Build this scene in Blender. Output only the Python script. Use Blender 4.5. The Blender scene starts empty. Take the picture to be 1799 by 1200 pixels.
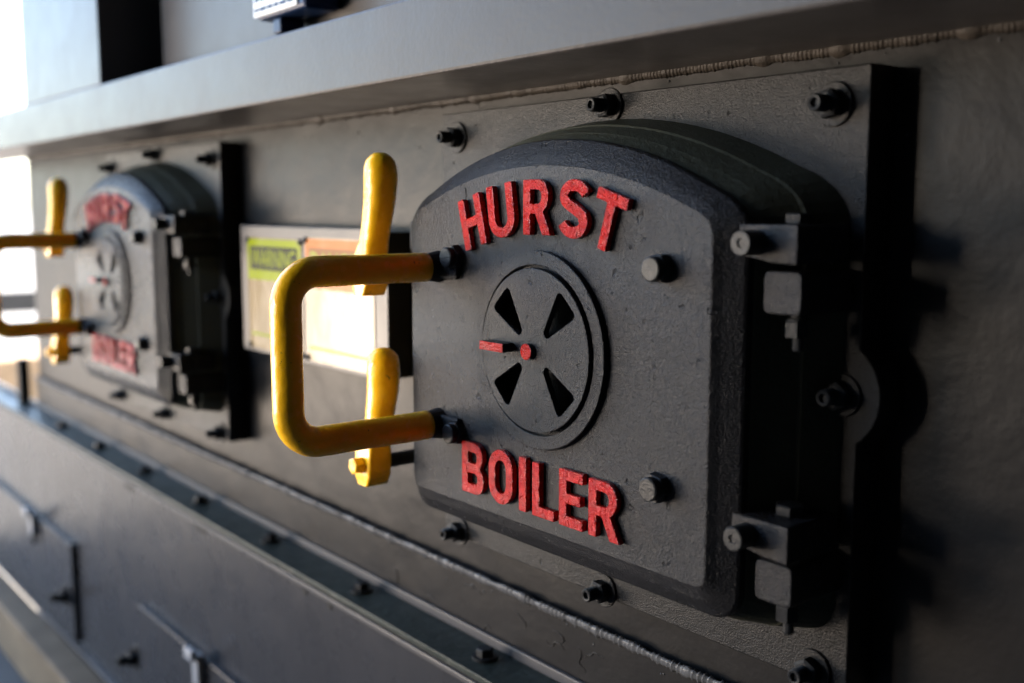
import bpy, bmesh, math, random
from mathutils import Vector, Matrix, noise
R = math.radians
scene = bpy.context.scene
col = scene.collection
random.seed(7)

# ------------------------------------------------------------------ camera, world, sun, exposure
cd = bpy.data.cameras.new("camera"); cam = bpy.data.objects.new("camera", cd); col.objects.link(cam)
th, pt = R(38.7), R(7.2)
fw = Vector((-math.cos(th)*math.cos(pt), math.sin(th)*math.cos(pt), -math.sin(pt)))
cam.location = (0, 0, 0)
cam.rotation_euler = fw.to_track_quat('-Z', 'Y').to_euler()
cd.sensor_width = 36; cd.lens = 1850/1799*36
cd.clip_start = .02; cd.clip_end = 2000
cd.dof.use_dof = True; cd.dof.focus_distance = 1.08; cd.dof.aperture_fstop = 2.5
scene.camera = cam
SUN_EL, SUN_AZ = 42, 5
w = bpy.data.worlds.new("World"); scene.world = w; w.use_nodes = True
nt = w.node_tree; nt.nodes.clear()
sky = nt.nodes.new("ShaderNodeTexSky"); sky.sky_type = 'NISHITA'; sky.sun_disc = False
sky.sun_elevation = R(SUN_EL); sky.sun_rotation = R(SUN_AZ)
sky.dust_density = 2.5
bg = nt.nodes.new("ShaderNodeBackground"); bg.inputs[1].default_value = .13
wo = nt.nodes.new("ShaderNodeOutputWorld")
nt.links.new(sky.outputs[0], bg.inputs[0]); nt.links.new(bg.outputs[0], wo.inputs[0])
sd = bpy.data.lights.new("sun", 'SUN'); sd.energy = 5.0; sd.angle = R(.5); sd.color = (1, .90, .76)
sun = bpy.data.objects.new("sun", sd); col.objects.link(sun)
sdir = Vector((math.sin(R(SUN_AZ))*math.cos(R(SUN_EL)), math.cos(R(SUN_AZ))*math.cos(R(SUN_EL)), math.sin(R(SUN_EL))))
sun.rotation_euler = sdir.to_track_quat('Z', 'Y').to_euler()
pd = bpy.data.lights.new("opening_portal", 'AREA'); pd.shape = 'RECTANGLE'; pd.size = 4.3; pd.size_y = 4.4
pd.cycles.is_portal = True
po = bpy.data.objects.new("opening_portal", pd); col.objects.link(po)
po.location = (-3.95, -1.2, .85)
po.rotation_euler = Vector((-1, 0, 0)).to_track_quat('Z', 'Y').to_euler()
p2 = pd.copy(); p2.name = "side_portal"; p2.size = 1.1; p2.size_y = 4.4; p2.shape = 'RECTANGLE'
po2 = bpy.data.objects.new("side_portal", p2); col.objects.link(po2); po2.location = (-3.45, -3.38, .85)
po2.rotation_euler = Vector((0, -1, 0)).to_track_quat('Z', 'Y').to_euler()
# added area lamp standing in for warm light off the sunlit yard
kd = bpy.data.lights.new("yard_bounce", 'AREA'); kd.shape = 'RECTANGLE'; kd.size = 3.0; kd.size_y = 1.0; kd.energy = 2.1; kd.spread = R(35); kd.color = (1, .82, .65)
ko = bpy.data.objects.new("yard_bounce", kd); col.objects.link(ko); ko.location = (-5.2, -2.2, -.66)
ko.rotation_euler = (Vector((-5.2, -2.2, -.66))-Vector((-2.1, .7, -.12))).to_track_quat('Z', 'Y').to_euler()
fd = bpy.data.lights.new("handle_fill", 'AREA'); fd.shape = 'RECTANGLE'; fd.size = .8; fd.size_y = .8; fd.energy = .17; fd.color = (1, .86, .70); fd.spread = R(18)  # added narrow fill lamp, brightens the handles and red letters
fo = bpy.data.objects.new("handle_fill", fd); col.objects.link(fo); fo.location = (-3.0, -3.2, .15)
fo.rotation_euler = (Vector((-3.0, -3.2, .15))-Vector((-1.28, .55, -.14))).to_track_quat('Z', 'Y').to_euler()
scene.view_settings.view_transform = 'Standard'; scene.view_settings.look = 'None'
scene.view_settings.gamma = 1; scene.view_settings.exposure = 3.92
scene.cycles.max_bounces = 8; scene.cycles.diffuse_bounces = 5; scene.cycles.glossy_bounces = 4
scene.cycles.sample_clamp_indirect = 8

# ------------------------------------------------------------------ materials
def mat(name, base, rough=.5, metal=0., var=.12, bumps=((900, .0004),), spots=None, coat=0., scale_var=14., rvar=.08, spec=.12, pits=None):
    """painted / cast surface: base colour with soft mottling, bump layers (scale, distance)"""
    m = bpy.data.materials.new(name); m.use_nodes = True
    n = m.node_tree.nodes; l = m.node_tree.links
    b = n["Principled BSDF"]
    b.inputs["Metallic"].default_value = metal
    b.inputs["Coat Weight"].default_value = coat
    b.inputs["Coat Roughness"].default_value = .08
    b.inputs["Specular IOR Level"].default_value = spec
    tc = n.new("ShaderNodeTexCoord")
    co = tc.outputs["Object"]
    nz = n.new("ShaderNodeTexNoise"); nz.inputs["Scale"].default_value = scale_var; nz.inputs["Detail"].default_value = 6
    l.new(co, nz.inputs["Vector"])
    cr = n.new("ShaderNodeValToRGB"); cr.color_ramp.elements[0].position = .3; cr.color_ramp.elements[1].position = .7
    lo = [c*(1-var) for c in base]; hi = [min(1, c*(1+var)) for c in base]
    cr.color_ramp.elements[0].color = (*lo, 1); cr.color_ramp.elements[1].color = (*hi, 1)
    l.new(nz.outputs[0], cr.inputs[0])
    out = cr.outputs[0]
    if spots:
        sc_, thr, scol = spots
        n2 = n.new("ShaderNodeTexNoise"); n2.inputs["Scale"].default_value = sc_; n2.inputs["Detail"].default_value = 5
        n2.inputs["Roughness"].default_value = .7
        l.new(co, n2.inputs["Vector"])
        c2 = n.new("ShaderNodeValToRGB"); c2.color_ramp.elements[0].position = thr; c2.color_ramp.elements[1].position = thr+.03
        l.new(n2.outputs[0], c2.inputs[0])
        mx = n.new("ShaderNodeMix"); mx.data_type = 'RGBA'
        l.new(c2.outputs[0], mx.inputs[0]); l.new(out, mx.inputs[6]); mx.inputs[7].default_value = (*scol, 1)
        out = mx.outputs[2]
    l.new(out, b.inputs["Base Color"])
    rr = n.new("ShaderNodeMapRange"); rr.inputs[3].default_value = max(.03, rough-rvar); rr.inputs[4].default_value = min(1, rough+rvar)
    nr = n.new("ShaderNodeTexNoise"); nr.inputs["Scale"].default_value = scale_var*3.3; nr.inputs["Detail"].default_value = 4
    l.new(co, nr.inputs["Vector"]); l.new(nr.outputs[0], rr.inputs[0]); l.new(rr.outputs[0], b.inputs["Roughness"])
    prev = None
    for i, (s, d) in enumerate(bumps):
        t = n.new("ShaderNodeTexNoise"); t.inputs["Scale"].default_value = s; t.inputs["Detail"].default_value = 3
        t.noise_dimensions = '3D'
        l.new(co, t.inputs["Vector"])
        bp = n.new("ShaderNodeBump"); bp.inputs["Distance"].default_value = d; bp.inputs["Strength"].default_value = 1
        l.new(t.outputs[0], bp.inputs["Height"])
        if prev: l.new(prev.outputs[0], bp.inputs["Normal"])
        prev = bp
    if pits:
        t = n.new("ShaderNodeTexNoise"); t.inputs["Scale"].default_value = pits[0]; t.inputs["Detail"].default_value = 2
        l.new(co, t.inputs["Vector"])
        c3 = n.new("ShaderNodeValToRGB"); c3.color_ramp.elements[0].position = pits[1]; c3.color_ramp.elements[1].position = pits[1]+.05
        l.new(t.outputs[0], c3.inputs[0])
        bp = n.new("ShaderNodeBump"); bp.invert = True; bp.inputs["Distance"].default_value = pits[2]
        l.new(c3.outputs[0], bp.inputs["Height"])
        if prev: l.new(prev.outputs[0], bp.inputs["Normal"])
        prev = bp
    if prev: l.new(prev.outputs[0], b.inputs["Normal"])
    return m
CAST = mat("cast_grey_paint", (.016, .016, .018), .25, var=.10, bumps=((700, .0014), (240, .0007), (38, .0009)), scale_var=20, spec=.16, pits=(75, .70, .0012))
FRAMEM = mat("frame_olive_paint", (.046, .048, .036), .46, var=.15, bumps=((800, .0010), (160, .0012)), spots=(30, .66, (.05, .05, .045)))
PLATE = mat("plate_grey_paint", (.016, .0155, .016), .31, var=.12, bumps=((600, .0012), (120, .0007), (20, .0012)), pits=(60, .70, .0015), spots=(26, .73, (.06, .06, .06)))
WALL = mat("casing_grey_paint", (.016, .0152, .0152), .36, var=.07, bumps=((150, .0003), (9, .003)), scale_var=5, spec=.07)
BEAMM = mat("beam_grey_paint", (.072, .068, .068), .32, var=.06, bumps=((140, .0003), (24, .0005)), spots=(60, .76, (.03, .03, .03)), scale_var=6, spec=.11)
LEDGE = mat("ledge_green_grey_paint", (.026, .032, .028), .42, var=.2, bumps=((90, .0012), (25, .002)), scale_var=10)
PANEL = mat("panel_grey_paint", (.026, .026, .029), .28, var=.08, bumps=((60, .0003), (5, .004)), scale_var=4)
RED = mat("glossy_red_enamel", (.42, .007, .002), .06, var=.3, bumps=((480, .0045), (170, .0020)), scale_var=120, coat=.0, rvar=.03, spec=.38)
YEL = mat("yellow_enamel", (.94, .50, .008), .26, var=.12, bumps=((90, .0010), (28, .0014), (700, .0002)), spots=(75, .665, (.14, .07, .012)), scale_var=26, coat=.25, spec=.4)
BLACKM = mat("dark_bolt_steel", (.014, .015, .017), .5, metal=.0, var=.25, bumps=((400, .0006),), scale_var=60)
BOLTG = mat("painted_bolt_grey", (.020, .021, .023), .34, var=.12, bumps=((500, .0006), (120, .0006)), scale_var=60)
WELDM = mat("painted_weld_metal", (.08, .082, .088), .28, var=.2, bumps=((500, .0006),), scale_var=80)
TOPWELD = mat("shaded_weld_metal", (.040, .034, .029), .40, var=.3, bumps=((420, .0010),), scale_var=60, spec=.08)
RUBBER = mat("black_gasket", (.02, .02, .02), .7, bumps=((300, .0004),))
METAL = mat("glossy_sign_plate", (.16, .115, .05), .12, metal=0., var=.05, bumps=((8, .0012),), scale_var=8, rvar=.03, spec=.2)
SIGNY = mat("yellow_sign_print", (.20, .24, .01), .12, metal=.0, var=.05, bumps=((8, .0012),), scale_var=8, rvar=.03, spec=.05)
SIGNO = mat("orange_sign_print", (.34, .10, .012), .12, metal=.0, var=.05, bumps=((8, .0012),), scale_var=8, rvar=.03, spec=.05)
SIGNK = mat("black_sign_print", (.012, .012, .01), .6, var=.05, bumps=(), spec=.08)
SIGND = mat("dark_orange_print", (.16, .06, .01), .3, var=.1, bumps=(), spec=.05)
CLIPM = mat("worn_clip_metal", (.22, .22, .23), .3, var=.2, bumps=((200, .0005),), spec=.4)
BLUE = mat("dark_blue_housing", (.01, .025, .07), .35, var=.1, bumps=((200, .0005),))
LABEL = mat("white_label", (.75, .78, .8), .4, var=.03, bumps=())
TAN = mat("tan_painted_channel", (.15, .105, .065), .65, var=.2, bumps=((60, .001),), scale_var=9, spec=.15)
DARKSHELL = mat("dark_shell_sheet", (.05, .05, .052), .8, var=.1, bumps=((5, .004),), scale_var=1)
CONCRETE = mat("concrete", (.10, .095, .09), .85, var=.15, bumps=((40, .003),), scale_var=3)

# ground outside: pale hardstanding, tan earth, then grass, by distance
GR = bpy.data.materials.new("yard_ground"); GR.use_nodes = True
n = GR.node_tree.nodes; l = GR.node_tree.links; b = n["Principled BSDF"]; b.inputs["Roughness"].default_value = .9
tc = n.new("ShaderNodeTexCoord"); sp = n.new("ShaderNodeSeparateXYZ"); l.new(tc.outputs["Object"], sp.inputs[0])
nz = n.new("ShaderNodeTexNoise"); nz.inputs["Scale"].default_value = .35; nz.inputs["Detail"].default_value = 6; l.new(tc.outputs["Object"], nz.inputs["Vector"])
ma = n.new("ShaderNodeMath"); ma.operation = 'MULTIPLY_ADD'; l.new(nz.outputs[0], ma.inputs[0]); ma.inputs[1].default_value = -7; l.new(sp.outputs[0], ma.inputs[2])
mr = n.new("ShaderNodeMapRange"); mr.inputs[1].default_value = 0; mr.inputs[2].default_value = -60  # metres from the shell; l.new(ma.outputs[0], mr.inputs[0])
cr = n.new("ShaderNodeValToRGB"); l.new(mr.outputs[0], cr.inputs[0]); e = cr.color_ramp.elements
e[0].position = 0; e[0].color = (.07, .068, .065, 1); e[1].position = .20; e[1].color = (.62, .46, .30, 1)
for p_, c_ in ((.055, (.08, .077, .07)), (.085, (.60, .52, .40)), (.36, (.62, .36, .16)), (.52, (.50, .32, .16)), (.60, (.14, .20, .035)), (1, (.10, .15, .04))):
    q = e.new(p_); q.color = (*c_, 1)
l.new(cr.outputs[0], b.inputs["Base Color"])

# ------------------------------------------------------------------ helpers
def props(o, label=None, cat=None, group=None, kind=None):
    if label: o['label'] = label
    if cat: o['category'] = cat
    if group: o['group'] = group
    if kind: o['kind'] = kind
    return o
def link(name, me, m, parent=None, smooth=False, bevel=0, seg=2):
    if isinstance(me, bmesh.types.BMesh):
        bm = me; me = bpy.data.meshes.new(name); bmesh.ops.recalc_face_normals(bm, faces=bm.faces); bm.to_mesh(me); bm.free()
    me.materials.clear(); me.materials.append(m)
    if smooth: me.shade_smooth()
    o = bpy.data.objects.new(name, me); col.objects.link(o)
    if parent: o.parent = parent
    if bevel:
        md = o.modifiers.new("bevel", 'BEVEL'); md.width = bevel; md.segments = seg; md.limit_method = 'ANGLE'; md.angle_limit = R(30)
        md.harden_normals = False
    return o
def empty(name, loc):
    o = bpy.data.objects.new(name, None); col.objects.link(o); o.location = loc; o.empty_display_size = .05; return o
def box(bm, x0, x1, y0, y1, z0, z1):
    vs = [bm.verts.new((x, y, z)) for x in (x0, x1) for y in (y0, y1) for z in (z0, z1)]
    for f in ((0, 1, 3, 2), (4, 6, 7, 5), (0, 4, 5, 1), (2, 3, 7, 6), (0, 2, 6, 4), (1, 5, 7, 3)):
        bm.faces.new([vs[i] for i in f])
def boxes(*bs):
    bm = bmesh.new()
    for q in bs: box(bm, *q)
    return bm
def loft(bm, rings, cap=(True, True), close=True):
    rows = [[bm.verts.new(p) for p in r] for r in rings]
    for a, c in zip(rows, rows[1:]):
        k = len(a)
        for i in range(k if close else k-1):
            j = (i+1) % k; bm.faces.new((a[i], a[j], c[j], c[i]))
    if cap[0]: bm.faces.new(rows[0])
    if cap[1]: bm.faces.new(rows[-1][::-1])
    return rows
def ring_y(cx, y, cz, r, k=24, rot=0.):
    return [(cx+r*math.cos(rot+2*math.pi*i/k), y, cz+r*math.sin(rot+2*math.pi*i/k)) for i in range(k)]
def turned_y(profile, cx, cz, k=24, rot=0, bm=None, cap=(True, True)):
    """profile: (y, r) from front to back"""
    bm = bm or bmesh.new()
    loft(bm, [ring_y(cx, y, cz, r, k, rot) for y, r in profile], cap); return bm
def turned_z(profile, cx, cy, k=24, rot=0, bm=None):
    bm = bm or bmesh.new()
    loft(bm, [[(cx+r*math.cos(rot+2*math.pi*i/k), cy+r*math.sin(rot+2*math.pi*i/k), z) for i in range(k)] for z, r in profile]); return bm
def tube(bm, pts, rads, k=20, jit=0.):
    """swept tube with parallel transport"""
    pts = [Vector(p) for p in pts]; rings = []; up = None
    for i, p in enumerate(pts):
        t = (pts[min(i+1, len(pts)-1)]-pts[max(i-1, 0)]).normalized()
        if up is None: up = t.orthogonal().normalized()
        up = (up-t*up.dot(t)).normalized(); s = t.cross(up)
        rr = rads[i] if isinstance(rads, (list, tuple)) else rads
        row = []
        for j in range(k):
            a = 2*math.pi*j/k; d = up*math.cos(a)+s*math.sin(a)
            q = p+d*rr
            if jit: q += d*(noise.noise(q*42)*jit+noise.noise(q*130)*jit*.35)
            row.append(q)
        rings.append(row)
    loft(bm, rings); return bm
def flat_shape(polys, depth, bev=0., res=2):
    """filled 2D outline (first = outer, others = holes) extruded: local x,z plane, front at y=0, back at y=depth"""
    cu = bpy.data.curves.new("tmp", 'CURVE'); cu.dimensions = '2D'; cu.fill_mode = 'BOTH'
    for p in polys:
        s = cu.splines.new('POLY'); s.points.add(len(p)-1); s.use_cyclic_u = True
        for q, (x, z) in zip(s.points, p): q.co = (x, z, 0, 1)
    cu.extrude = max(depth/2-bev, 0); cu.bevel_depth = bev; cu.bevel_resolution = res; cu.offset = -bev
    o = bpy.data.objects.new("tmp", cu)
    me = bpy.data.meshes.new_from_object(o)
    bpy.data.objects.remove(o); bpy.data.curves.remove(cu)
    # curve z (up from page) -> -y ; centre shifted so the front lies at y=0
    me.transform(Matrix(((1, 0, 0, 0), (0, 0, -1, depth/2), (0, 1, 0, 0), (0, 0, 0, 1))))
    bm = bmesh.new(); bm.from_mesh(me); bmesh.ops.remove_doubles(bm, verts=bm.verts, dist=1e-5)
    bmesh.ops.recalc_face_normals(bm, faces=bm.faces); bm.to_mesh(me); bm.free()
    return me
def arc(cx, cz, rx, rz, a0, a1, k):
    return [(cx+rx*math.cos(R(a0+(a1-a0)*i/k)), cz+rz*math.sin(R(a0+(a1-a0)*i/k))) for i in range(k+1)]
def round_poly(p, r, k=4):
    out = []
    L = len(p)
    for i in range(L):
        a, c, d = Vector(p[i-1]), Vector(p[i]), Vector(p[(i+1) % L])
        u = a-c; v = d-c
        rr = min(r, u.length*.45, v.length*.45)
        if u.length < 1e-6 or v.length < 1e-6 or u.angle(v) > R(150): out.append(tuple(c)); continue
        s, t = c+u.normalized()*rr, c+v.normalized()*rr
        for j in range(k+1):
            f = j/k; out.append(tuple(s*(1-f)**2+c*2*f*(1-f)+t*f*f))
    return out
def copy_tree(o, parent=None):
    c = o.copy(); col.objects.link(c)
    if parent: c.parent = parent
    for ch in [x for x in ALL_CHILDREN(o)]: copy_tree(ch, c)
    return c
def ALL_CHILDREN(o): return list(o.children)

# ------------------------------------------------------------------ setting: yard, added light-blocking shell, boiler casing
GZ = -1.35
g = link("ground", boxes((-900, 600, -700, 700, GZ-.3, GZ)), GR); props(g, kind='structure')
f = link("floor", boxes((-3.95, 4.5, -3.39, .97, GZ, GZ+.02)), CONCRETE); props(f, kind='structure')
sh = link("light_shell_wall", boxes((-2.9, 4.6, -3.5, -3.4, GZ, 3.05), (4.5, 4.6, -3.399, 1.1, GZ, 3.05), (-3.6, 4.499, .98, 1.08, GZ, 3.05)), DARKSHELL); props(sh, kind='structure')  # unseen walls added to block sky light, front gap left for fill
rf = link("light_shell_roof", boxes((-4.01, 4.61, -3.51, 1.11, 3.051, 3.15)), DARKSHELL); props(rf, kind='structure')  # unseen cover added to keep overhead sky off the casing

casing = empty("boiler_casing", (-.83, .84, GZ))
props(casing, "grey painted steel casing wall with a beam above and bolted ledge below the doors", "boiler")
CO = Vector((-.83, .84, GZ))
def cpart(name, bm, m, bevel=0, smooth=False, parent=None, **k):
    o = link(name, bm, m, parent or casing, bevel=bevel, smooth=smooth)
    o.data.transform(Matrix.Translation(-CO))
    return o
cpart("wall_plate", boxes((-3.3, 4.2, .84, .86, -.55, .3)), WALL)
cpart("upper_wall", boxes((-2.0, 4.2, .760, .86, .2325, 2.6)), BEAMM)
beam = cpart("beam", boxes((-3.9, 4.2, .663, .839, .1445, .232)), BEAMM, bevel=.0035)
cpart("column", boxes((-2.615, -2.08, .667, .841, .2325, 2.6)), BEAMM, bevel=.003)
cpart("lower_plate", boxes((-3.3, 4.2, .83, .86, -.588, -.50)), WALL, bevel=.002)
# ledge: flanged top, lip, gasket, lower flange
lg = cpart("ledge", boxes((-4.6, 4.2, .757, .829, -.592, -.584)), LEDGE, bevel=.0012)
cpart("ledge_lip", boxes((-4.6, 4.2, .8225, .8295, -.5838, -.570)), BEAMM, bevel=.0015)
cpart("gasket", boxes((-4.6, 4.2, .7615, .829, -.5965, -.5922)), RUBBER)
cpart("lower_flange", boxes((-4.6, 4.2, .757, .83, -.605, -.597)), BEAMM, bevel=.0015)
cpart("lower_panel", boxes((-4.6, 4.2, .767, .85, -1.137, -.6052)), PANEL)
cpart("bottom_lip", boxes((-4.6, 4.2, .755, .768, -1.147, -1.1372)), BEAMM, bevel=.002)
cpart("tan_channel", boxes((-4.6, 4.2, .682, .754, -1.175, -1.15), (-4.6, 4.2, .70, .75, GZ+.02, -1.1752)), TAN, bevel=.003)
for i in range(9):
    x = -2.93+i*.3135
    nutb = turned_z([(-.5838, .017), (-.580, .017), (-.5799, .0145)], x, .795, 20)
    o = cpart("bolt", nutb, BLACKM)
    h = cpart("bolt_head", turned_z([(-.5797, .0115), (-.571, .0115), (-.5695, .010)], x, .795, 6, rot=random.random()), BLACKM, parent=o)
# small gasket tabs hanging under the flange
for x in (-2.35, -1.95, -1.50, -1.42, -1.05, -.62, -.5, -.2):
    L = random.choice((.012, .05, .09))
    cpart("gasket_tab", boxes((x, x+L, .7655, .7668, -.622, -.613)), RUBBER)
# ---- weld beads
def weld(x0, x1, y, z, r, pitch, blobs=(), rag=.3, seed=0, step=.0012, tilt=1):
    bm = bmesh.new(); rings = []; k = 9; x = x0
    rnd = random.Random(seed)
    ph = 0.; jump = 1.
    while x < x1:
        ph += step/pitch
        if ph >= 1: ph -= 1; jump = 1+rnd.uniform(-rag, rag)
        saw = (1-ph)**1.5
        rr = r*(.80+.32*saw*jump)+r*rag*.5*noise.noise(Vector((x*35, seed, 0)))
        zz = z+r*.25*noise.noise(Vector((x*14, seed+3, 1)))
        for bx, br in blobs:
            d = abs(x-bx)
            if d < br*1.5: rr = max(rr, br*math.sqrt(max(0, 1-(d/(br*1.5))**2)))
        rings.append([(x+.25*rr*math.sin(2*math.pi*i/k), y+rr*.62*math.cos(2*math.pi*i/k)-.25*rr*math.sin(2*math.pi*i/k)*tilt, zz+rr*math.sin(2*math.pi*i/k)) for i in range(k)])
        x += step
    loft(bm, rings); return bm
XO = -.8302
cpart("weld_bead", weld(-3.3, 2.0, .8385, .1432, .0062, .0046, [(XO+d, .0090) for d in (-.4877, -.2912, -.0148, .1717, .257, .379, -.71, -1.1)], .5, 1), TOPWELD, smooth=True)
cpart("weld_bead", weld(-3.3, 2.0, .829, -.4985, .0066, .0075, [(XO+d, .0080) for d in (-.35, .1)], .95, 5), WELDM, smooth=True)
cpart("weld_spatter", turned_y([(.836, .0005), (.8335, .004), (.8395, .0065)], XO-.012, .157, 10), BLACKM)
# runs and sags in the paint below the weld, spatter beside it
rp = random.Random(11)
for i in range(16):
    x = rp.uniform(-1.35, -.35); z = rp.uniform(-.575, -.515); pp = []; a = rp.uniform(-1, 1)
    for k_ in range(14):
        pp.append((x, .8299, z)); a += rp.uniform(-.9, .9); x += .0035*math.cos(a); z = min(-.509, max(-.583, z+.0028*math.sin(a)))
    cpart("paint_run", tube(bmesh.new(), pp, [.0003+.0008*math.sin(math.pi*j/13) for j in range(14)], 6), WALL, smooth=True)
sb_ = bmesh.new()
for i in range(150):
    x = rp.uniform(-2.6, .2); up_ = rp.random() < .5
    y, z = (.8392, .1432-rp.expovariate(60)-.006) if up_ else (.8296, -.4985-rp.expovariate(45)-.008)
    q = rp.uniform(.0006, .0018); mtx = Matrix.Translation((x, y, z)) @ Matrix.Diagonal((q, q*.6, q, 1))
    bmesh.ops.create_icosphere(sb_, subdivisions=1, radius=1, matrix=mtx)
o = cpart("weld_spatter", sb_, WELDM, smooth=True); o['kind'] = 'stuff'
# posts and shapes in the yard
t = link("gate_post", boxes((-3.40, -3.37, .80, .83, -.584, -.45)), RUBBER, bevel=.002); props(t, "thin black post at the far left end of the casing", "post")
t = link("guard_rail", boxes((-6.05, -6.0, .9, 3.2, -.55, -.44), (-6.05, -6.0, 1.0, 1.06, GZ, -.55), (-6.05, -6.0, 3.0, 3.06, GZ, -.55)), RUBBER, bevel=.004); props(t, "dark rail outside in bright daylight at the left edge", "rail")
t = link("crate", boxes((-7.1, -6.4, 1.1, 2.4, GZ, -.85)), TAN, bevel=.01); props(t, "pale box standing outside behind the dark rail", "box")

# ------------------------------------------------------------------ stud, nut and washer
def stud_bolt(parent, x, y, z, m=BLACKM, s=1., proud=.030, rot=None, off=(0, 0, 0)):
    rot = random.random() if rot is None else rot
    prof = []
    yy = y-proud*s
    bm = bmesh.new()
    # hollow-looking tip then thread ridges
    pr = [(yy+.004*s, .0035*s), (yy+.0005, .0042*s), (yy, .0062*s), (yy+.0008, .0072*s)]
    q = yy+.0015
    while q < y-.014*s:
        pr += [(q, .0068*s), (q+.0007, .0077*s)]; q += .0015
    pr += [(y-.014*s, .0074*s)]
    turned_y(pr, x, z, 16, 0, bm)
    b0 = link("bolt", bm, m, parent)
    nb = turned_y([(y-.0152*s, .0098*s), (y-.0135*s, .0130*s), (y-.0046*s, .0130*s), (y-.0032*s, .0118*s)], x, z, 6, rot)
    link("nut", nb, m, b0)
    wb = turned_y([(y-.0031*s, .0186*s), (y-.0026*s, .0193*s), (y-.0001, .0193*s)], x, z, 32)
    link("washer", wb, PLATE, b0)
    return b0

# ------------------------------------------------------------------ boiler door
def outline(hw, top, spring, bot, Rarc, rs, rb, y, cx=0.):
    """arched door outline, counter-clockwise seen from the front, fixed point count"""
    P = []
    P += [(cx-hw+rb+(2*(hw-rb))*i/12, bot) for i in range(1, 12)]
    P += arc(cx+hw-rb, bot+rb, rb, rb, -90, 0, 6)
    # right side up to the shoulder, which rounds into the arch
    zc = top-Rarc
    arch = lambda x: zc+math.sqrt(max(0, Rarc**2-x*x))
    xs = hw-rs
    zs = arch(xs)
    z1 = zs-rs*.95
    P += [(cx+hw, bot+rb+(z1-bot-rb)*i/8) for i in range(1, 8)]
    for i in range(7):
        f = i/6; a = Vector((hw, z1)); c = Vector((hw, arch(hw-.35*rs))); d = Vector((xs, zs))
        q = a*(1-f)**2+c*2*f*(1-f)+d*f*f; P.append((cx+q.x, q.y))
    for i in range(1, 28):
        x = xs-2*xs*i/28; P.append((cx+x, arch(x)))
    for i in range(7):
        f = 1-i/6; a = Vector((-hw, z1)); c = Vector((-hw, arch(hw-.35*rs))); d = Vector((-xs, zs))
        q = a*(1-f)**2+c*2*f*(1-f)+d*f*f; P.append((cx+q.x, q.y))
    P += [(cx-hw, z1+(bot+rb-z1)*i/8) for i in range(1, 8)]
    P += arc(cx-hw+rb, bot+rb, rb, rb, 180, 270, 6)
    return [(x, y, z) for x, z in P]
PY = .80
FY = .6976-PY
def letter_glyphs():
    s = .205
    G = {}
    def leg(w): return w
    G['I'] = ([round_poly([(0, 0), (s, 0), (s, 1), (0, 1)], .03)], s)
    G['L'] = ([round_poly([(0, 0), (.61, 0), (.61, s*.95), (s, s*.95), (s, 1), (0, 1)], .03)], .61)
    G['E'] = ([round_poly([(0, 0), (.62, 0), (.62, .19), (s, .19), (s, .41), (.56, .41), (.56, .59), (s, .59), (s, .81), (.62, .81), (.62, 1), (0, 1)], .03)], .62)
    G['T'] = ([round_poly([(.28, 0), (.28+s, 0), (.28+s, .80), (.76, .80), (.76, 1), (0, 1), (0, .80), (.28, .80)], .03)], .76)
    w = .72
    G['H'] = ([round_poly([(0, 0), (s, 0), (s, .41), (w-s, .41), (w-s, 0), (w, 0), (w, 1), (w-s, 1), (w-s, .60), (s, .60), (s, 1), (0, 1)], .03)], w)
    w = .76
    G['U'] = ([round_poly([(0, 1)]+arc(w/2, .36, w/2, .36, 180, 360, 18)+[(w, 1), (w-s, 1)]+arc(w/2, .36, w/2-s, .17, 360, 180, 14)+[(s, 1)], .03)], w)
    w = .74
    G['O'] = ([arc(w/2, .36, w/2, .37, 180, 360, 16)+arc(w/2, .64, w/2, .37, 0, 180, 16),
               arc(w/2, .36, w/2-s, .17, 180, 360, 12)+arc(w/2, .64, w/2-s, .17, 0, 180, 12)], w)
    w = .71
    bowl = lambda c, r, x: arc(x-r, c, r, r, -90, 90, 12)
    G['B'] = ([round_poly([(0, 0)]+arc(.44, .275, .27, .275, -90, 60, 12)+arc(.43, .755, .25, .245, -40, 90, 12)+[(0, 1)], .03),
               round_poly([(s, .19)]+arc(.42, .295, .085, .105, -90, 90, 8)+[(s, .40)], .02),
               round_poly([(s, .60)]+arc(.41, .705, .08, .105, -90, 90, 8)+[(s, .81)], .02)], w)
    G['R'] = ([round_poly([(0, 0), (s, 0), (s, .385), (.33, .385), (.54, 0), (.78, 0), (.555, .42)]+arc(.42, .70, .29, .30, -55, 90, 14)+[(0, 1)], .025),
               round_poly([(s, .56)]+arc(.41, .69, .10, .125, -90, 90, 9)+[(s, .82)], .02)], .76)
    # S: stroke along a spine
    w = .76
    sp = arc(w/2, .705, .275, .20, 22, 175, 14)+arc(w/2, .675, .275, .14, 190, 232, 4)+[(.38, .515)]+arc(w/2, .33, .28, .15, 52, 10, 4)+arc(w/2, .305, .28, .21, -5, -158, 14)
    # smooth spine
    for _ in range(2):
        sp = [sp[0]]+[((a[0]+2*c[0]+d[0])/4, (a[1]+2*c[1]+d[1])/4) for a, c, d in zip(sp, sp[1:], sp[2:])]+[sp[-1]]
    Lf, Rt = [], []
    for i, p in enumerate(sp):
        a = Vector(sp[max(0, i-1)]); c = Vector(sp[min(len(sp)-1, i+1)]); t_ = (c-a).normalized(); nn = Vector((-t_.y, t_.x))
        Lf.append(tuple(Vector(p)+nn*s*.49)); Rt.append(tuple(Vector(p)-nn*s*.49))
    G['S'] = ([round_poly(Lf+Rt[::-1], .03)], w)
    return G
GLY = letter_glyphs()
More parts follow.
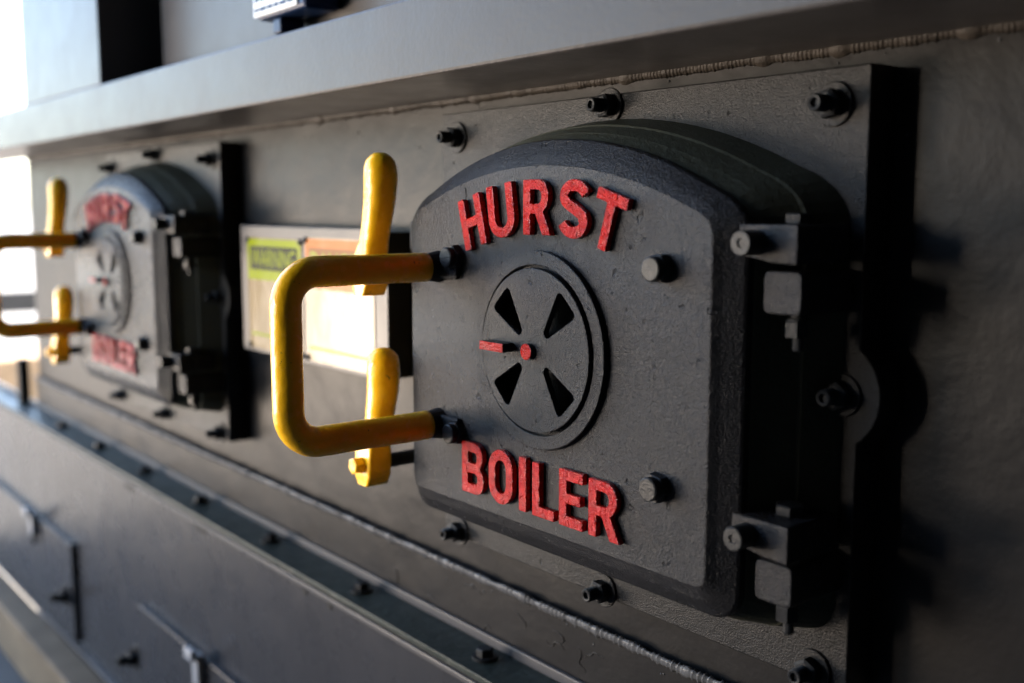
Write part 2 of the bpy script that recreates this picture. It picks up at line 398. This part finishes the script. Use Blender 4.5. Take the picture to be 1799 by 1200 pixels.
def letter(ch, wdt, hgt, parent, ox, oz, rot, y_front, depth):
    polys, gw = GLY[ch]
    me = flat_shape([[(x/gw*wdt-wdt/2, z*hgt) for x, z in p] for p in polys], depth, .0011, 2)
    # draft: letters widen slightly at their foot
    for v in me.vertices:
        v.co.x += noise.noise(Vector((v.co.x*60, v.co.z*60, ox*99)))*.0003
    o = link("letter", me, RED, parent, smooth=False)
    o.data.transform(Matrix.Translation((ox, y_front, oz)) @ Matrix.Rotation(-R(rot), 4, 'Y'))
    o['label'] = "raised red letter "+ch
    return o

door = empty("boiler_door", (XO, PY, 0))
props(door, "nearest arched dark grey boiler door with sharp red lettering and yellow handle", "boiler door", "arched boiler doors bolted to the casing")
# mounting plate with side ears
def plate_outline():
    hw = .3135; top = .121; bot = -.437; cz = -.163; r = .052
    a = math.degrees(math.asin(min(1, (hw-.283)/r)))
    P = [(-hw, bot), (hw, bot)]
    ear = arc(.283, cz, r, r, -(90-a)+0, (90-a), 16)
    P += [q for q in ear if q[0] >= hw-.001]
    P += [(hw, top), (-hw, top)]
    P += [(-x, z) for x, z in ear[::-1] if x >= hw-.001]
    return P
pm = flat_shape([plate_outline()], .0398, .0015, 1)
link("mounting_plate", pm, PLATE, door)
for x, z in ((-.2785, .0895), (.0, .1085), (.2785, .0895), (-.2785, -.4275), (.0, -.4285), (.2785, -.4235), (.298, -.163), (-.298, -.163)):
    stud_bolt(door, x, 0, z)
# frame casting
fb = bmesh.new()
loft(fb, [outline(.2550, .0690, 0, -.367, .475, .044, .029, .722-PY),
          outline(.2630, .0765, 0, -.373, .50, .047, .03, .738-PY),
          outline(.2635, .0775, 0, -.374, .50, .047, .03, .7395-PY),
          outline(.278, .0845, 0, -.379, .53, .05, .03, .762-PY),
          outline(.281, .0865, 0, -.380, .53, .05, .03, .764-PY),
          outline(.298, .0940, 0, -.386, .56, .055, .03, .7995-PY)])
link("frame", fb, FRAMEM, door)
db = bmesh.new()
loft(db, [outline(.2322, .0432, 0, -.3370, .525, .030, .012, .6976-PY),
          outline(.2337, .0440, 0, -.3380, .525, .030, .013, .6982-PY),
          outline(.2400, .0535, 0, -.3510, .51, .034, .020, .7040-PY),
          outline(.2545, .0688, 0, -.3665, .475, .044, .028, .7150-PY),
          outline(.2562, .0700, 0, -.3680, .475, .044, .029, .7172-PY),
          outline(.2565, .0703, 0, -.3685, .475, .044, .029, .7260-PY)])
# open the face behind the damper: refill the front with a round recess
face = [f for f in db.faces if len(f.verts) > 50 and abs(f.calc_center_median().y-FY) < 1e-3][0]
front = [(v.co.x, v.co.z) for v in face.verts]
bmesh.ops.delete(db, geom=[face], context='FACES_ONLY')
hole = arc(.0050, -.1457, .0795, .0795, 0, 354, 59)
cu = bpy.data.curves.new("tmp", 'CURVE'); cu.dimensions = '2D'; cu.fill_mode = 'FRONT'
for p in (front, hole):
    sp_ = cu.splines.new('POLY'); sp_.points.add(len(p)-1); sp_.use_cyclic_u = True
    for q, (x, z) in zip(sp_.points, p): q.co = (x, z, 0, 1)
to = bpy.data.objects.new("tmp", cu); fm = bpy.data.meshes.new_from_object(to); bpy.data.objects.remove(to); bpy.data.curves.remove(cu)
fm.transform(Matrix(((1, 0, 0, 0), (0, 0, -1, FY), (0, 1, 0, 0), (0, 0, 0, 1))))
db.from_mesh(fm)
loft(db, [[(x, FY, z) for x, z in hole], [(x, FY+.013, z) for x, z in hole]], cap=(False, True))
bmesh.ops.remove_doubles(db, verts=db.verts, dist=2e-5)
dp = link("door_panel", db, CAST, door)
# damper
ring = flat_shape([arc(.0045, -.1457, .1035, .1035, 0, 355, 71), arc(.0045, -.1457, .0885, .0885, 0, 355, 71)], .0068, .0012, 2)
ring.transform(Matrix.Translation((0, .6912-PY, 0))); link("damper_ring", ring, CAST, door)
slot = round_poly([(.0165, .0195), (.0220, .0140), (.0665, .0400), (.0405, .0650)], .0075, 5)
cx, cz = .0050, -.1457
holes = [[(cx+sx*x, cz+sz*z) for x, z in slot] for sx in (1, -1) for sz in (1, -1)]
disc = flat_shape([arc(cx, cz, .0852, .0852, 0, 355, 71)]+holes, .0078, .001, 2)
disc.transform(Matrix.Translation((0, .6880-PY, 0)))
dd = link("damper_disc", disc, CAST, door)
lv = boxes((-.0655, -.0255, .674-PY, .690-PY, -.1497, -.1400)); link("damper_lever", lv, CAST, dd, bevel=.0015)
lv = boxes((-.0655, -.0255, .6725-PY, .6739-PY, -.1495, -.1402)); o = link("lever_tip", lv, RED, dd, bevel=.0006); o['label'] = "red painted end of the damper lever"
link("damper_pin", turned_y([(.6835-PY, .0085), (.690-PY, .0087)], .0005, -.1465, 20), CAST, dd)
o = link("pin_tip", turned_y([(.6822-PY, .0078), (.6826-PY, .0085), (.6834-PY, .0085)], .0005, -.1465, 20), RED, dd); o['label'] = "red painted end of the damper pin"
# letters
LY = .6906-PY; LD = .0068
for ch, w_, h_, ox, oz, rot in (('H', .0404, .0563, -.0949, -.0417, 15.5), ('U', .0442, .0565, -.0475, -.0305, 8.2), ('R', .0430, .0562, .0073, -.0269, 0),
                                ('S', .0445, .0575, .0590, -.0290, -8), ('T', .0428, .0563, .1022, -.0391, -17.3)):
    letter(ch, w_, h_, door, ox, oz, rot, LY, LD)
for ch, w_, h_, x0 in (('B', .0410, .0588, -.1239), ('O', .0425, .0595, -.0738), ('I', .0124, .0590, -.0209), ('L', .0350, .0575, .0014), ('E', .0360, .0590, .0440), ('R', .0433, .0578, .0880)):
    letter(ch, w_, h_, door, x0+w_/2, -.3205, 0, LY, LD)
# face bolts
for x, z, m in ((.176, -.0535, BOLTG), (.177, -.2545, BOLTG), (-.1400, -.0545, BOLTG), (-.1380, -.2560, BOLTG)):
    bb = turned_y([(.6805-PY, .0098), (.6815-PY, .0112), (.688-PY, .0113)], x, z, 24)
    o = link("bolt", bb, m, door)
    link("hex_flange", turned_y([(.6882-PY, .0128), (.6890-PY, .0140), (.6972-PY, .0145)], x, z, 6, random.random()), BOLTG, o)
# door handle : U shaped grab, yellow paint stops short of the door
HX = .8302-1.008
zt, zb, yo, yi, rc = -.067, -.2515, .503, .680, .036
pts = []
for i in range(9): pts.append((HX, yi-(yi-yo-rc)*i/8-PY, zt))
pts += [(HX, yo+rc-rc*math.sin(R(a))-PY, zt-rc+rc*math.cos(R(a))) for a in range(10, 90, 10)]
for i in range(9): pts.append((HX, yo-PY, zt-rc-(zt-zb-2*rc)*i/8))
pts += [(HX, yo+rc-rc*math.cos(R(a))-PY, zb+rc-rc*math.sin(R(a))) for a in range(10, 90, 10)]
for i in range(9): pts.append((HX, yo+rc+(yi-yo-rc)*i/8-PY, zb))
# densify
dens = []
for a, c in zip(pts, pts[1:]):
    for i in range(3): dens.append(tuple(Vector(a).lerp(Vector(c), i/3)))
dens.append(pts[-1])
hb = tube(bmesh.new(), dens, .0168, 24, .0004)
hd = link("door_handle", hb, YEL, door, smooth=True)
for z in (zt, zb):
    sb = tube(bmesh.new(), [(HX, .6802-PY, z), (HX, .6865-PY, z), (HX, .6975-PY, z)], [.0160, .0166, .0185], 20)
    link("handle_stub", sb, BLACKM, hd, smooth=False)
    tb = boxes((HX, HX+.046, .690-PY, .6972-PY, z-.013, z+.013) if z == zt else (HX, HX+.046, .690-PY, .6972-PY, z-.013, z+.013))
    link("handle_tab", tb, CAST, hd, bevel=.003)
# latch levers with bolt and catch
def lever(z_top, catch_z, shaft_z):
    prof = [  # dz from top, x, y, rx, ry, squareness
        (0, .0, .0, .004, .004, 2), (.0010, 0, 0, .0080, .0080, 2), (.0045, 0, 0, .0132, .0132, 2), (.010, 0, 0, .0178, .0178, 2), (.018, 0, 0, .0198, .0198, 2), (.030, 0, 0, .0204, .0204, 2),
        (.055, -.001, -.001, .0195, .0192, 2.1), (.085, -.004, -.004, .0176, .0176, 2.2), (.108, -.007, -.007, .0170, .0168, 2.5), (.122, -.010, -.009, .0182, .0166, 4),
        (.130, -.011, -.010, .0192, .0168, 8), (.158, -.012, -.011, .0192, .0168, 8), (.1715, -.012, -.011, .0120, .0160, 8), (.172, -.012, -.011, .0112, .0152, 8)]
    rings = []
    k = 28
    P2 = []
    for q, q2 in zip(prof, prof[1:]):
        m_ = 3 if q2[0]-q[0] > .01 else 1
        for i in range(m_): P2.append(tuple(a+(c-a)*i/m_ for a, c in zip(q, q2)))
    P2.append(prof[-1])
    for dz, x, y, rx, ry, n_ in P2:
        row = []
        for i in range(k):
            a = 2*math.pi*(i+.5)/k; c, s = math.cos(a), math.sin(a)
            px = math.copysign(abs(c)**(2/n_), c)*rx; py = math.copysign(abs(s)**(2/n_), s)*ry
            v = Vector((-.272+x+px, .680-PY+y+py, z_top-dz))
            jj = noise.noise(v*48)*.0007+noise.noise(v*140)*.0003
            v.x += jj*c; v.y += jj*s; row.append(v)
        rings.append(row)
    bm = loft_bm = bmesh.new(); loft(bm, rings)
    o = link("latch_lever", bm, YEL, door, smooth=True)
    md = o.modifiers.new("edge", 'EDGE_SPLIT'); md.split_angle = R(50)
    zz = z_top-.146
    link("bolt", turned_y([(.6400-PY, .0085), (.6410-PY, .0105), (.6528-PY, .0108)], -.2845, zz, 6, .3), YEL, o)
    link("pivot_shaft", turned_y([(.686-PY, .009), (.745-PY, .009)], -.284, zz, 14), BLACKM, o)
    link("catch", boxes((-.300, -.250, .738-PY, .790-PY, catch_z-.018, catch_z+.020)), RUBBER, door, bevel=.004)
lever(.0667, -.035, -.084)
lever(-.170, -.324, -.321)
# hinges
def hinge(dz, tilt):
    P = round_poly([(.2500, -.0128), (.3105, -.0128), (.3105, -.0458), (.284, -.0448), (.270, -.042), (.2500, -.0395)], .003, 3)
    me = flat_shape([P], .070, .0018, 2); me.transform(Matrix.Translation((0, .7110-PY, dz)))
    h = link("hinge", me, BOLTG if False else CAST, door)
    link("cap_bolt", turned_y([(.6915-PY, .0022), (.6915-PY, .0030), (.6900-PY, .0040), (.6900-PY, .0096), (.6910-PY, .0106), (.7108-PY, .0106)], .2690, -.0283+dz, 22), BOLTG, h)
    P = round_poly([(.2675, -.052), (.3068, -.052), (.3068, -.0885), (.2675, -.0885)], .007, 4)
    me = flat_shape([P], .074, .002, 3); me.transform(Matrix.Translation((0, .7235-PY, dz)))
    link("hinge_knuckle", me, CAST, h)
    px, py = .2875, .7475-PY
    link("hinge_pin", turned_z([(-.0118, .0105), (-.004, .0105), (-.0030, .0095)][::1] if False else [(dz-.0124, .0130), (dz-.0052, .0130), (dz-.0040, .0118)], px-.003, py, 6, .12), BOLTG, h)
    link("hinge_nut", turned_z([(dz-.0940, .0098), (dz-.0930, .0098), (dz-.0925, .0068), (dz-.0890, .0070)], px, py, 20), BLACKM, h)
    link("hinge_nut", turned_z([(dz-.1095, .0098), (dz-.1085, .0108), (dz-.0960, .0108), (dz-.0942, .0098)], px-.002, py, 6, .12), BOLTG, h)
    link("pin_thread", turned_z([(dz-.1210, .0040), (dz-.1195, .0048), (dz-.1096, .0048)], px, py, 12), BOLTG, h)
hinge(0, 0); hinge(-.2515, 0)
# raised casting seams / nicks as slim ribs
link("casting_seam", tube(bmesh.new(), [(XX, .6974-PY, ZZ) for XX, ZZ in ((-.123, .0235), (-.122, .014), (-.1225, .006))], .0006, 6), CAST, door)

# far door: a full copy
far = copy_tree(door)
far.location = (XO-1.333, PY, 0)
for c_ in far.children:
    if c_.name.startswith("door_handle"): c_.scale.y = .945; c_.location.y = -.12*.055
props(far, "farther arched dark grey boiler door at left, out of focus, beside the bright opening", "boiler door")

# ------------------------------------------------------------------ sign box between the doors
SX0, SX1, SZ0, SZ1 = -1.770, -1.283, -.2495, -.030
sb = empty("sign_box", (-1.52, .84, SZ0)); SO = Vector((-1.52, .84, SZ0))
props(sb, "shallow grey steel box on the casing wall carrying the two safety signs", "box")
def spart(name, bm, m, parent=sb, off=SO, bevel=0):
    o = link(name, bm, m, parent, bevel=bevel); o.data.transform(Matrix.Translation(-off)); return o
spart("front_panel", boxes((SX0, SX1, .800, .803, SZ0, SZ1)), BEAMM, bevel=.001)
spart("box_body", boxes((SX0+.004, SX1-.002, .8032, .8398, SZ0+.004, SZ1-.004)), RUBBER)  # gasket black reused: shade of the box side put into its colour
def text_mesh(s, x0, x1, z0, z1, y, depth=.0004, off=.02):
    cu = bpy.data.curves.new("t", 'FONT'); cu.body = s; cu.extrude = 0; cu.offset = off; cu.size = 1
    o = bpy.data.objects.new("t", cu); me = bpy.data.meshes.new_from_object(o)
    bpy.data.objects.remove(o); bpy.data.curves.remove(cu)
    xs = [v.co.x for v in me.vertices]; ys = [v.co.y for v in me.vertices]
    a, b_, c, d = min(xs), max(xs), min(ys), max(ys)
    for v in me.vertices:
        v.co = ((v.co.x-a)/(b_-a)*(x1-x0)+x0, y, (v.co.y-c)/(d-c)*(z1-z0)+z0)
    return me
def sign(name, label, x0, x1, z0, z1, band, word, wm, bm_, box_m):
    O = Vector(((x0+x1)/2, .80, z0)); r_ = empty(name, O); props(r_, label, "sign")
    spart("plate", boxes((x0, x1, .7985, .7998, z0, z1)), METAL, r_, O)
    H_ = z1-z0
    spart("colour_band", boxes((x0+.003, x1-.003, .7980, .7984, z1-band, z1-.002)), bm_, r_, O)
    spart("word_panel", boxes((x0+.014, x1-.014, .7975, .7979, z1-band*.76, z1-band*.20)), box_m, r_, O)
    me = text_mesh(word, x0+.021, x1-.021, z1-band*.69, z1-band*.27, .7973, off=.008)
    o = link("word", me, wm, r_); o.data.transform(Matrix.Translation(-O)); o['label'] = "printed word "+word
    for i in range(5):
        zz = z1-band-.018-i*.020
        if zz < z0+.012: break
        spart("text_line", boxes((x0+.012, x1-.012-random.random()*.03, .7981, .7984, zz, zz+.005)), SIGNY if i > 3 else METAL, r_, O)
    for px, pz in ((x0+.004, z1-.004), (x1-.004, z1-.004), (x0+.004, z0+.004), (x1-.004, z0+.004)):
        o = link("screw", turned_y([(.7945, .002), (.7955, .0048), (.7982, .0052)], px, pz, 12), BLACKM, r_); o.data.transform(Matrix.Translation(-O))
sign("warning_sign", "yellow green banded metal sign reading WARNING, left of the two on the grey box", -1.742, -1.539, -.243, -.050, .072, "WARNING", SIGNY, SIGNY, SIGNK)
sign("danger_sign", "orange banded metal sign reading DANGER, partly behind the yellow handle", -1.528, -1.318, -.243, -.046, .080, "DANGER", SIGNY, SIGNO, SIGND)

# ------------------------------------------------------------------ blue device above the beam
ab = empty("control_unit", (-1.40, .77, .2325)); AO = Vector((-1.40, .77, .2325))
props(ab, "dark blue control unit with a white label sitting above the grey beam", "control unit")
spart("housing", boxes((-1.475, -1.325, .702, .757, .272, .40)), BLUE, ab, AO, bevel=.006)
spart("label_plate", boxes((-1.479, -1.345, .6995, .7015, .277, .385)), LABEL, ab, AO, bevel=.001)
for i in range(5):
    z = .283+i*.014
    x = -1.474
    while x < -1.36:
        L = random.uniform(.006, .03); spart("label_text", boxes((x, min(x+L, -1.352), .6988, .6994, z, z+.006)), BLUE, ab, AO); x += L+.004
spart("bracket", boxes((-1.440, -1.415, .71, .75, .250, .2715), (-1.432, -1.345, .715, .752, .2322, .2498)), BLUE, ab, AO, bevel=.003)
spart("cable_gland", turned_z([(.2328, .010), (.262, .010), (.2635, .013), (.2716, .013)], -1.452, .735, 12), BLACKM, ab, AO)

# ------------------------------------------------------------------ access hatches on the lower panel
def hatch(label, x0, x1, z0, z1, knobx, knobz, clipx):
    O = Vector(((x0+x1)/2, .767, z0)); h = empty("access_hatch", O); props(h, label, "hatch", "access hatches in the lower panel")
    spart("hatch_plate", boxes((x0, x1, .752, .7668, z0, z1)), PANEL, h, O, bevel=.0015)
    s = stud_bolt(h, knobx, .752 if knobx > x0 else .767, knobz, BLACKM, 1.5); s.data = s.data
    s.location = -O
    spart("clip", boxes((clipx-.03, clipx, .735, .7518, z1-.05, z1+.012), (clipx-.036, clipx+.002, .722, .7348, z1+.006, z1+.026)), CLIPM, h, O, bevel=.0015)
    spart("clip_pin", turned_z([(z1-.075, .006), (z1-.052, .006)], clipx-.008, .742, 10), BLACKM, h, O)
hatch("grey hatch at lower left with its dark right edge showing", -4.0, -2.752, -1.12, -.857, -2.80, -1.005, -3.06)
hatch("grey hatch low in the middle with a bright clip on its top edge", -2.264, -.9, -1.12, -.868, -2.325, -1.015, -1.885)
